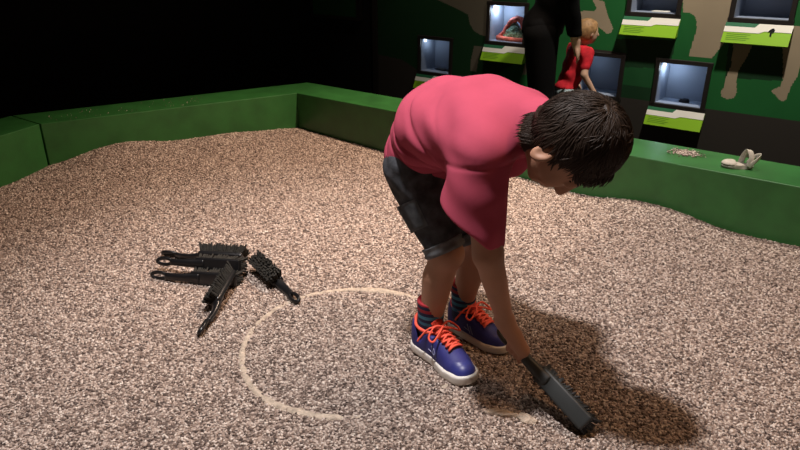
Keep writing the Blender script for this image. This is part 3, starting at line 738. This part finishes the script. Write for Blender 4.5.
for k in range(7000):
    v = A3((rr_.gauss(0, 1), rr_.gauss(0, 1), rr_.gauss(0, 1))); v /= np.linalg.norm(v)
    p0 = A3((.018, 0, -.018)) + v * A3((.108, .086, .098))
    if (p0[0] - .026) * -.75 + (p0[2] - .022) * .66 > -.012 or p0[0] < -.075: continue
    if p0[0] < .012 and p0[2] > -.028 and abs(p0[1]) > .05: continue
    d0 = p0 - whorl + A3((rr_.gauss(0, .02), rr_.gauss(0, .025), rr_.gauss(0, .02)))
    fr = p0[0] > .02 and p0[2] > -.0
    cl_ = A3((noise.noise(Vector(p0) * 22), noise.noise(Vector(p0) * 22 + Vector((7, 0, 0))), noise.noise(Vector(p0) * 22 + Vector((0, 7, 0)))))
    d0 = p0 - whorl + cl_ * .07 + A3((rr_.gauss(0, .010), rr_.gauss(0, .010), rr_.gauss(0, .010)))
    lock(p0, d0, rr_.uniform(.040, .070) * (.75 if fr else 1), rr_.uniform(.0010, .0021), rr_.uniform(.0005, .0035) + .003 * max(0, noise.noise(Vector(p0) * 30)), 0.0)
for k in range(420):            # fringe hanging forward over the brow
    r_ = rr_.uniform(-.070, .070); u_ = .030 + .055 * (1 - (r_ / .075) ** 2) * rr_.uniform(.45, 1.1)
    p0 = A3((u_, r_, .060 * math.sqrt(max(0, 1 - (r_ / .09) ** 2))))
    lock(p0, A3((rr_.gauss(-.25, .18), rr_.gauss(0, .2), 1.0)), rr_.uniform(.022, .042), rr_.uniform(.0012, .0024), .002, .6)
def lock_pts(pts, wdt):
    n_ = len(pts) - 1; b0 = len(lv); ax_ = A3((0, 0, -.026))
    for i, p in enumerate(pts):
        t = pts[min(i + 1, n_)] - pts[max(i - 1, 0)]; t = t / np.linalg.norm(t); nrm = p - ax_; nrm = nrm - t * (nrm @ t); nrm = nrm / np.linalg.norm(nrm); sd = np.cross(t, nrm)
        ww = wdt * (1 - .9 * (i / n_) ** 2)
        for a_, b_ in ((1, 0), (0, .5), (-1, 0), (0, -.5)): lv.append(p + sd * ww * a_ + nrm * ww * b_)
    for i in range(n_):
        for k in range(4): lq.append((b0 + i * 4 + k, b0 + i * 4 + (k + 1) % 4, b0 + i * 4 + 4 + (k + 1) % 4, b0 + i * 4 + 4 + k))
for k in range(900):            # hair lying over the nape
    ph = rr_.uniform(math.radians(165), math.radians(375)); u0 = rr_.uniform(-.072, -.030); ln = rr_.uniform(.028, .042); dph = rr_.gauss(0, .12)
    pts = []
    for i in range(5):
        t = i / 4; u_ = u0 - ln * t; rad_ = .0545 + .06 * max(0, u_ + .07) + rr_.uniform(0, .0015) - .0075 * np.clip((-.05 - u_) / .085, 0, 1) + .002 * math.sin(math.pi * t)
        pts.append(A3((u_, rad_ * math.cos(ph + dph * t), -.026 + rad_ * math.sin(ph + dph * t))))
    lock_pts(pts, rr_.uniform(.0010, .0020))
LVw = HEAD + np.asarray(lv) @ HR
Vh = np.concatenate([V1, LVw]) - BO; Qh = np.concatenate([Q1, np.asarray(lq) + len(V1)])
from_np('hair', Vh, Qh, M_hair, boy, True)

# t-shirt
sl_end = A3((.183, 1.428, .487)); sl_n = A3((-.60, .05, -.80)); sl_n = sl_n / np.linalg.norm(sl_n)
def shirt_solid(p, g_=0.0):
    d = spine_sdf(p, [.098 + g_, .104 + g_, .101 + g_, .078 + g_], 1.34, (-.002, -.006)); d = smin(d, s_cap(p, L(.29, .005, .722), L(.435, .018, .722), .074 + g_, .067 + g_), .03)
    d = smin(d, s_cap(p, L(.26, .085, .704), L(.26, -.085, .704), .074 + g_, .074 + g_), .04)
    d = smin(d, s_ell(p, L(.12, 0, .635), np.stack([Fv, Rv, Uz]), (.13 + g_, .118 + g_, .055 + g_)), .05)          # cloth hanging under the belly
    d = smin(d, s_ell(p, L(.008, 0, .598), np.stack([Fv, Rv, Uz]), (.090 + g_, .128 + g_, .09 + g_)), .04)        # over the seat
    d = smin(d, s_cap(p, shR + A3((0, 0, .01)), sl_end + sl_n * .03, .066 + g_, .088 + g_), .065)
    d = smin(d, s_cap(p, L(.08, .085, .665), L(.25, .10, .675), .072 + g_, .070 + g_), .05)
    d = smin(d, s_cap(p, shL, shL + (elL - shL) * .55, .052 + g_, .056 + g_), .030)
    return d
def shirt(p):
    q = p - HC; f = q @ Fv; r = q @ Rv; z = q[:, 2]
    d = shirt_solid(p)
    env = np.clip((.22 - f) / .12, 0, 1) * np.clip((.80 - z) / .08, 0, 1)
    d = d + env * (.0065 * np.exp(-(np.sin(30 * f + 27 * z + 3.2 * np.sin(7 * z + 18 * r)) / .30) ** 2) + .0022 * np.sin(85 * f + 30 * z + 26 * r + 2))
    d = d + .0016 * np.sin(30 * f - 45 * r + 3 * np.sin(18 * z)) * np.clip((z - .62) / .1, 0, 1)
    d = d + .0016 * np.sin(70 * z + 45 * f + 20 * r) * np.clip((r - .10) / .04, 0, 1)
    hem = (.50 * (f - .05) + .866 * (z - .502) + .003 * np.sin(24 * r + 14 * f))
    d = smax(d, -hem, .006)
    collar = f - .407 - .16 * (z - .74) - .12 * (r - .01)
    d = smax(d, collar, .006)
    d = np.maximum(d, -s_cap(p, L(.375, .014, .724), L(.48, .02, .728), .056, .064))      # neck opening
    sa_ = sl_end - shR; sa_ = sa_ / np.linalg.norm(sa_); t_ = (p - shR) @ sa_ + .12 * (p - shR) @ Fv
    near = s_cap(p, shR, sl_end + sl_n * .05, .12, .12)
    d = d + np.where(near < 0, .0022 * np.exp(-((t_ - .012) / .005) ** 2), 0)
    tail = plane(p, sl_end, sl_n) + .003 * np.sin(60 * q[:, 0] + 40 * q[:, 1])
    d = np.where(near < 0, smax(d, tail, .005), d)
    d = np.maximum(d, -np.maximum(s_cap(p, shR, sl_end + sl_n * .03, .052, .076), -plane(p, sl_end - sl_n * .022, sl_n)))
    return d
sdf_obj('t_shirt', shirt, (-.14, 1.25, .42), (.46, 1.93, .88), .0034, M_shirt, boy, BO, it=2)
cb = []
bm = bmesh.new()
for k in range(28):
    a = 2 * math.pi * k / 28; rz = .0640; ry = .0640
    z_ = .724 + rz * math.sin(a); cb.append(Vector(L(.404 + .16 * (z_ - .74) + .12 * (ry * math.cos(a)), .012 + ry * math.cos(a), z_) - BO))
bm_tube(bm, cb, .0062, 8, closed=True); from_bm('collar', bm, M_shirt, boy, True).parent = boy

# denim shorts and rolled cuffs
def leg_axis(h_, k_): return k_ + (h_ - k_) * .03
def shorts(p):
    d = spine_sdf(p, [.089, .078, .05, .03], 1.36)
    d = smax(d, plane(p, L(.07, 0, .66), A3(Fv * .5) + Uz * .85), .01)
    d = smin(d, s_ell(p, L(.014, 0, .580), np.stack([Fv, Rv, Uz]), (.076, .118, .082)), .03)
    for h_, k_ in ((hipR, kneeR), (hipL, kneeL)):
        ax = k_ - h_; ax = ax / np.linalg.norm(ax); e_ = leg_axis(h_, k_)
        t_ = smax(s_cap(p, h_ + Fv * .014, e_ + Fv * .004, .076, .0525), plane(p, e_, ax), .004)
        d = smin(d, t_, .022)
    q = p - HC; d = d + .0028 * np.sin(75 * q[:, 2] + 50 * (q @ Fv) + 25 * (q @ Rv)) * np.sin(30 * q[:, 2] + 9)
    for h_, k_ in ((hipR, kneeR), (hipL, kneeL)):
        ax = k_ - h_; ax = ax / np.linalg.norm(ax); e_ = leg_axis(h_, k_)
        d = np.maximum(d, -s_cap(p, e_ - ax * .012, e_ + ax * .05, .0465, .047))
    return d
so = sdf_obj('shorts', shorts, (-.12, 1.50, .27), (.36, 1.95, .72), .004, M_denim, boy, BO, it=1)
for h_, k_ in ((hipR, kneeR), (hipL, kneeL)):
    ax = k_ - h_; ax = ax / np.linalg.norm(ax); e_ = leg_axis(h_, k_)
    def cuff(p, ax=ax, e_=e_):
        q = p - e_; t = q @ ax; rad_ = np.linalg.norm(q - t[:, None] * ax, axis=1) - .0535
        return np.maximum(np.abs(t + .012) - .014, np.abs(rad_ + .0012 * np.sin(t * 300)) - .0035) - .0015
    tag(sdf_obj('cuff', cuff, e_ - .1, e_ + .1, .0032, M_cuff, so, BO, it=1), 'lighter rolled denim cuff')
bm = bmesh.new()      # lighter patch painting the light on the front of the near thigh
ax = kneeR - hipR; ax = ax / np.linalg.norm(ax); sd = np.cross(ax, Rv); sd /= np.linalg.norm(sd)
c0 = hipR + (kneeR - hipR) * .50 + Rv * .0
def patch_pt(a_, b_):
    """Point on the near trouser leg, a_ down the leg and b_ round it."""
    rad_ = .079 + (.0525 - .079) * (.50 + a_ / .25) + .0050; th = b_ / .072
    return Vector(c0 + ax * a_ + (Rv - ax * (Rv @ ax)) * rad_ * math.cos(th) + sd * rad_ * math.sin(th) - BO)
grid = [[bm.verts.new(patch_pt(-.04 + .08 * i / 8, -.045 + .085 * j / 8)) for j in range(9)] for i in range(9)]
for i in range(8):
    for j in range(8): bm.faces.new((grid[i][j], grid[i + 1][j], grid[i + 1][j + 1], grid[i][j + 1]))
r = bmesh.ops.solidify(bm, geom=bm.faces[:], thickness=.004)
tag(from_bm('lit_patch', bm, M_cuff, so, True), 'lighter denim patch standing in for light on the near thigh')

# socks, shoes
def sock(a_):
    return lambda p: smax(s_chain(p, [a_ + A3((0, 0, .095)), a_, a_ - A3((0, 0, .04))], [.0425, .0370, .037]) + .0008 * np.sin(p[:, 2] * 700), p[:, 2] - (a_[2] + .073), .004)
for a_ in (ankR, ankL):
    sdf_obj('sock', sock(a_), a_ - .1, a_ + .12, .003, M_sock, boy, BO, it=1)
def shoe(heel, toe, side):
    """Local frame: x heel to toe, y to the left, z up."""
    heel = A3(heel); toe = A3(toe); fx = toe - heel; Ln = np.linalg.norm(fx); fx = fx / Ln; fy = A3((-fx[1], fx[0], 0)); k = Ln / .222
    R_ = np.stack([fx, fy, Uz])
    loc = lambda p: ((p - heel) @ R_.T) / k
    def outline(q, grow=0.0):
        P2 = np.stack([q[:, 0], q[:, 1], 0 * q[:, 0]], -1)
        d = s_chain(P2, [(.033, 0, 0), (.10, -.002 * side, 0), (.158, .003 * side, 0), (.184, .006 * side, 0)], [.0325 + grow, .0335 + grow, .0415 + grow, .036 + grow])
        return d
    def sole(p):
        q = loc(p); up = .006 * np.clip((q[:, 0] - .17) / .05, 0, 1) ** 2
        return (smax(outline(q, .001), np.abs(q[:, 2] - .0115 - up) - .0115, .005)) * k
    def sole_grey(p): return None
    def upper_s(q, g_=0.0):
        d = s_chain(q, [(.034, 0, .028), (.10, 0, .028), (.16, .002 * side, .015), (.186, .005 * side, .012)], [.034 + g_, .034 + g_, .039 + g_, .033 + g_])
        d = smin(d, s_chain(q, [(.036, 0, .062), (.078, 0, .060), (.125, 0, .042)], [.033 + g_, .032 + g_, .026 + g_]), .03)
        d = smin(d, s_cap(q, (.030, 0, .070), (.034, 0, .050), .028 + g_, .030 + g_), .012)
        return smax(smax(d, outline(q, g_), .012), -(q[:, 2] - .020), .004)
    def upper(p):
        q = loc(p); d = upper_s(q)
        top = .078 - .10 * (q[:, 0] - .045) + .9 * np.clip(q[:, 0] - .095, 0, 1) * 0 + .014 * np.exp(-((q[:, 0] - .006) / .018) ** 2)
        d = smax(d, q[:, 2] - top, .004)
        d = smax(d, -s_chain(q, [(.052, 0, .115), (.052, 0, .05)], [.034, .029]), .004)
        return d * k
    lo = heel + (toe - heel) / 2 - .17; hi = lo + .34; lo[2] = -.02; hi[2] = .14
    up_o = sdf_obj('shoe', upper, lo, hi, .003, [M_shoe, M_toe], boy, BO, it=1,
                   mi=lambda c: ((loc(A3(c))[:, 0] > .172) & (loc(A3(c))[:, 2] < .046)).astype(int))
    sdf_obj('sole', sole, lo, hi, .003, M_white_sole, up_o, BO, it=1)
    W_ = lambda x, y, z: Vector(heel + fx * x * k + fy * y * k + Uz * z * k - BO)
    bm = bmesh.new()    # padded collar lining
    bm_tube(bm, [W_(.052 + .036 * math.cos(a), .030 * math.sin(a), .080 - .10 * (.007 + .036 * math.cos(a)) + (.013 if math.cos(a) < -.8 else 0)) for a in [2 * math.pi * i / 32 for i in range(32)]], .0048, 8, closed=True)
    from_bm('collar_lining', bm, M_lace, up_o, True)
    def ztop(x, y):     # height of the upper at (x, y) by marching down
        zs = np.linspace(.11, .02, 91); q = np.stack([np.full(91, x), np.full(91, y), zs], -1).astype(np.float32); d = upper_s(q); j = int(np.argmax(d < 0)); return float(zs[j])
    bm = bmesh.new()    # tongue
    tg = [(x, y) for x in (.085, .10, .115, .13) for y in (-.016, 0, .016)]
    rows = [[bm.verts.new(W_(x, y, ztop(x, y) + (.016 if x < .09 else .003))) for y in (-.018, -.009, 0, .009, .018)] for x in (.080, .092, .105, .12, .135, .148)]
    for i in range(5):
        for j in range(4): bm.faces.new((rows[i][j], rows[i][j + 1], rows[i + 1][j + 1], rows[i + 1][j]))
    bmesh.ops.solidify(bm, geom=bm.faces[:], thickness=.004); from_bm('tongue', bm, M_lace, up_o, True)
    bm = bmesh.new()    # laces: crossings and bow
    xs = [.100, .113, .126, .139, .150]
    for i in range(len(xs) - 1):
        for s_ in (1, -1):
            pts = [(xs[i] + (xs[i + 1] - xs[i]) * t, s_ * .021 * (1 - 2 * t)) for t in (0, .25, .5, .75, 1)]
            bm_tube(bm, [W_(x, y, ztop(x, y) + .007) for x, y in pts], .0034, 6)
    for x in (xs[0], xs[-1]): bm_tube(bm, [W_(x, y, ztop(x, y) + .007) for y in (-.021, -.01, 0, .01, .021)], .0034, 6)
    z_ = ztop(.10, 0) + .013
    for s_ in (1, -1):
        bm_tube(bm, catmull([W_(.100, 0, z_), W_(.098, s_ * .022, z_ + .006), W_(.104, s_ * .044, z_ - .012), W_(.118, s_ * .042, z_ - .018), W_(.114, s_ * .020, z_ - .004), W_(.102, 0, z_)], 5), .0030, 6)
        bm_tube(bm, catmull([W_(.100, 0, z_), W_(.084, s_ * .026, z_ - .004), W_(.070, s_ * .043, z_ - .030), W_(.066, s_ * .047, z_ - .040)], 5), .0028, 6)
    from_bm('laces', bm, M_lace, up_o, True)
    for s_ in (1, -1):    # side mark and overlay stripes
        bm = bmesh.new()
        for x0, x1, za, zb in ((.112, .098, .030, .054), (.122, .108, .030, .052), (.088, .112, .040, .036)):
            pts = []
            for t in (0, .25, .5, .75, 1):
                x = x0 + (x1 - x0) * t; z = za + (zb - za) * t
                ys = np.linspace(.06, 0, 121); q = np.stack([np.full(121, x), s_ * ys, np.full(121, z)], -1).astype(np.float32); j = int(np.argmax(upper_s(q) < 0)); pts.append(W_(x, s_ * (ys[j] + .0002), z))
            bm_tube(bm, pts, .0016, 6)
        from_bm('side_mark', bm, M_silver, up_o, True)
shoe((.047, 1.684, 0), (.207, 1.474, 0), -1)
shoe((.160, 1.800, 0), (.318, 1.617, 0), 1)

# ------------------------------------------------------------------ grown-up in black and toddler in red beyond the border
def standing(root_loc, yaw, H_, skin, top, bottom, shoe_m, hair_m, label, lean, head_fwd, arms, sleeves, h, neck_tilt=0.0, long_hair=False, top_len=.50):
    """A clothed standing figure of height H_; arms = two (elbow, wrist) offsets in fractions of H_ (forward, left, up)."""
    root = empty('person', root_loc); tag(root, label, 'person')
    f_ = A3((math.cos(yaw), math.sin(yaw), 0)); l_ = A3((-math.sin(yaw), math.cos(yaw), 0)); B0 = A3((0, 0, 0))
    G = lambda a, b, c: (f_ * a + l_ * b + Uz * c) * H_
    hipz = .50; sh_f = lean; 
    hips = [G(0, .052, hipz), G(0, -.052, hipz)]; knee = [G(.012, .052, .275), G(.02, -.058, .275)]; ank = [G(-.01, .052, .045), G(.0, -.06, .045)]
    chest = G(sh_f * .75, 0, .72); neck = G(sh_f, 0, .82); head = G(sh_f + head_fwd, neck_tilt, .93 - abs(neck_tilt) * .3)
    sh = [G(sh_f * .95, .108, .795), G(sh_f * .95, -.108, .795)]
    ax3 = np.stack([f_, l_, Uz])
    def torso(p, g_=0):
        d = s_ell(p, G(0, 0, .52), ax3, A3((.062 + g_, .092 + g_, .075 + g_)) * H_)
        d = smin(d, s_ell(p, G(sh_f * .4, 0, .62), ax3, A3((.056 + g_, .078 + g_, .10 + g_)) * H_), .03)
        d = smin(d, s_ell(p, chest, ax3, A3((.064 + g_, .092 + g_, .10 + g_)) * H_), .03)
        return smin(d, s_cap(p, sh[0], sh[1], (.034 + g_) * H_, (.034 + g_) * H_), .03)
    def arm(p, i, g_=0, frac=1.0):
        e_, w_ = [G(*a) for a in arms[i]]
        if frac < .5: return s_cap(p, sh[i], sh[i] + (e_ - sh[i]) * frac * 2, (.030 + g_) * H_, (.030 + g_) * H_)
        return smin(s_cap(p, sh[i], e_, (.029 + g_) * H_, (.024 + g_) * H_), s_cap(p, e_, e_ + (w_ - e_) * min(1, frac), (.024 + g_) * H_, (.017 + g_) * H_), .01)
    def legs(p, g_=0, frac=1.0):
        d = None
        for hh, kk, aa in zip(hips, knee, ank):
            a_end = kk + (aa - kk) * frac
            x = smin(s_cap(p, hh, kk, (.052 + g_) * H_, (.036 + g_) * H_), s_cap(p, kk, a_end, (.036 + g_) * H_, (.024 + (.012 + g_ if frac == 1 and g_ else g_)) * H_), .02)
            d = x if d is None else np.minimum(d, x)
        return d
    def full(p):
        d = smin(torso(p), legs(p), .02)
        d = smin(d, s_cap(p, neck - A3((0, 0, .02 * H_)), head, .030 * H_, .028 * H_), .015)
        hs = min(1.35, .075 / H_ * 1.62 + .42 if H_ > 1.2 else 1.32)
        hd = s_ell(p, head + G(-.004, 0, .006), ax3, A3((.055, .044, .058)) * H_ * hs)
        hd = smin(hd, s_ell(p, head + G(.022, 0, -.030), ax3, A3((.030, .030, .036)) * H_ * hs), .02)
        hd = smin(hd, s_cap(p, head + G(.052, 0, .0) * hs, head + G(.060, 0, -.016) * hs, .005 * H_ * hs, .007 * H_ * hs), .006)
        for s_ in (1, -1): hd = smin(hd, s_ell(p, head + G(.0, s_ * .045, -.006) * hs, ax3, A3((.010, .005, .016)) * H_ * hs), .004)
        d = smin(d, hd, .012)
        for i in (0, 1):
            e_, w_ = [G(*a) for a in arms[i]]; dr = w_ - e_; dr = dr / np.linalg.norm(dr)
            d = smin(d, arm(p, i), .02); sd_ = np.cross(dr, f_ if abs(dr @ f_) < .8 else Uz); sd_ = sd_ / np.linalg.norm(sd_); nn_ = np.cross(dr, sd_)
            pl = w_ + dr * .045 * H_
            d = smin(d, smin(s_cap(p, w_, pl + sd_ * .010 * H_, .015 * H_, .011 * H_), s_cap(p, w_, pl - sd_ * .010 * H_, .015 * H_, .011 * H_), .006), .008)
            for q_ in range(4):
                o_ = (q_ - 1.5) * .0095 * H_; b_ = pl + sd_ * o_; ln = (.034, .040, .037, .028)[q_] * H_
                m_ = b_ + dr * ln * .55 + sd_ * o_ * .35; t_ = m_ + dr * ln * .45 + nn_ * ln * .22
                d = smin(d, s_chain(p, [b_, m_, t_], [.0062 * H_, .0056 * H_, .0048 * H_]), .003)
            d = smin(d, s_chain(p, [w_ + dr * .012 * H_, w_ + dr * .032 * H_ + sd_ * .022 * H_, w_ + dr * .052 * H_ + sd_ * .030 * H_], [.010 * H_, .0075 * H_, .0058 * H_]), .004)
        return d
    bx = .40 * H_
    lo, hi = (-bx, -bx, 0), (bx, bx, 1.06 * H_)
    sdf_obj('body', full, lo, hi, h, skin, root)
    def tp(p):
        d = torso(p, .012)
        for i in (0, 1): d = smin(d, arm(p, i, .008, sleeves), .02)
        d = d + .004 * np.sin(p[:, 2] * 60 / H_ + p[:, 0] * 30) * np.sin(p[:, 1] * 40)
        d = smax(d, -(p[:, 2] - top_len * H_), .004)
        return np.maximum(d, p[:, 2] - .84 * H_)
    sdf_obj('top', tp, lo, hi, h, top, root)
    def bt(p):
        d = smin(legs(p, .010, 1.0), s_ell(p, G(0, 0, .52), ax3, A3((.070, .100, .07)) * H_), .02)
        return smax(smax(d, p[:, 2] - .57 * H_, .004), -(p[:, 2] - .035 * H_), .004)
    sdf_obj('trousers', bt, lo, hi, h, bottom, root)
    for aa in ank:
        def sh_(p, aa=aa):
            c_ = aa * A3((1, 1, 0))
            d = smin(s_cap(p, c_ - f_ * .02 * H_ + Uz * .028 * H_, c_ + f_ * .085 * H_ + Uz * .02 * H_, .026 * H_, .021 * H_), s_cap(p, c_ + Uz * .03 * H_, c_ + Uz * .05 * H_, .028 * H_, .028 * H_), .02)
            return smax(d, -p[:, 2], .003)
        sdf_obj('shoe', sh_, aa - .16 * H_, aa + .16 * H_, h, shoe_m, root)
    hs = min(1.35, .075 / H_ * 1.62 + .42 if H_ > 1.2 else 1.32)
    def hr_(p):
        d = s_ell(p, head + G(-.008, 0, .012), ax3, A3((.062, .051, .062)) * H_ * hs) + .0025 * np.sin(p @ l_ * 170 / H_) * np.sin(p[:, 2] * 40 / H_)
        d = smax(d, plane(p, head + G(.030, 0, .014) * hs, f_ * .85 - Uz * .52), .008)
        if long_hair: d = smin(d, s_cap(p, head + G(-.035, 0, -.01), head + G(-.045, 0, -.12), .035 * H_, .028 * H_), .02)
        return smax(d, -plane(p, head + G(0, 0, -.045 if not long_hair else -.2) * hs, Uz), .006)
    sdf_obj('hair', hr_, lo, hi, h, hair_m, root)
    return root
M_blk = mat('black_cloth', (.003, .003, .0035), .9, .08); M_blk2 = mat('black_trousers', (.003, .003, .0035), .9, .08)
M_fair = mat('fair_skin', (.50, .31, .22), .55, .3); M_blond = mat('blond_hair', (.30, .17, .075), .6, .3, bump=(90, .6, .004), vary=(50, .35))
M_redtop = mat('toddler_red_top', (.55, .022, .035), .85, .15, vary=(22, .35)); M_pants = mat('toddler_pale_pants', (.42, .52, .56), .85, .15, vary=(60, .4))
M_dshoe = mat('dark_shoe', (.02, .02, .02), .6)
yawA = math.radians(-15)
standing((.850, 4.03, FLOOR_Z), yawA, 1.64, M_fair, M_blk, M_blk2, M_dshoe, M_hair, 'grown-up all in black standing behind the toddler, head above the frame', .09, .045,
         [((.085, .118, .64), (.115, .055, .50)), ((.085, -.105, .64), (.122, -.060, .485))], 1.0, .010, long_hair=True)
standing((1.03, 4.09, FLOOR_Z), math.radians(12), .89, M_fair, M_redtop, M_pants, M_dshoe, M_blond, 'toddler in a red short-sleeved top standing in front of the grown-up in black', .095, .03,
         [((.12, .14, .66), (.16, .13, .56)), ((.06, -.155, .66), (.13, -.19, .545))], .30, .006, neck_tilt=-.02, top_len=.55)
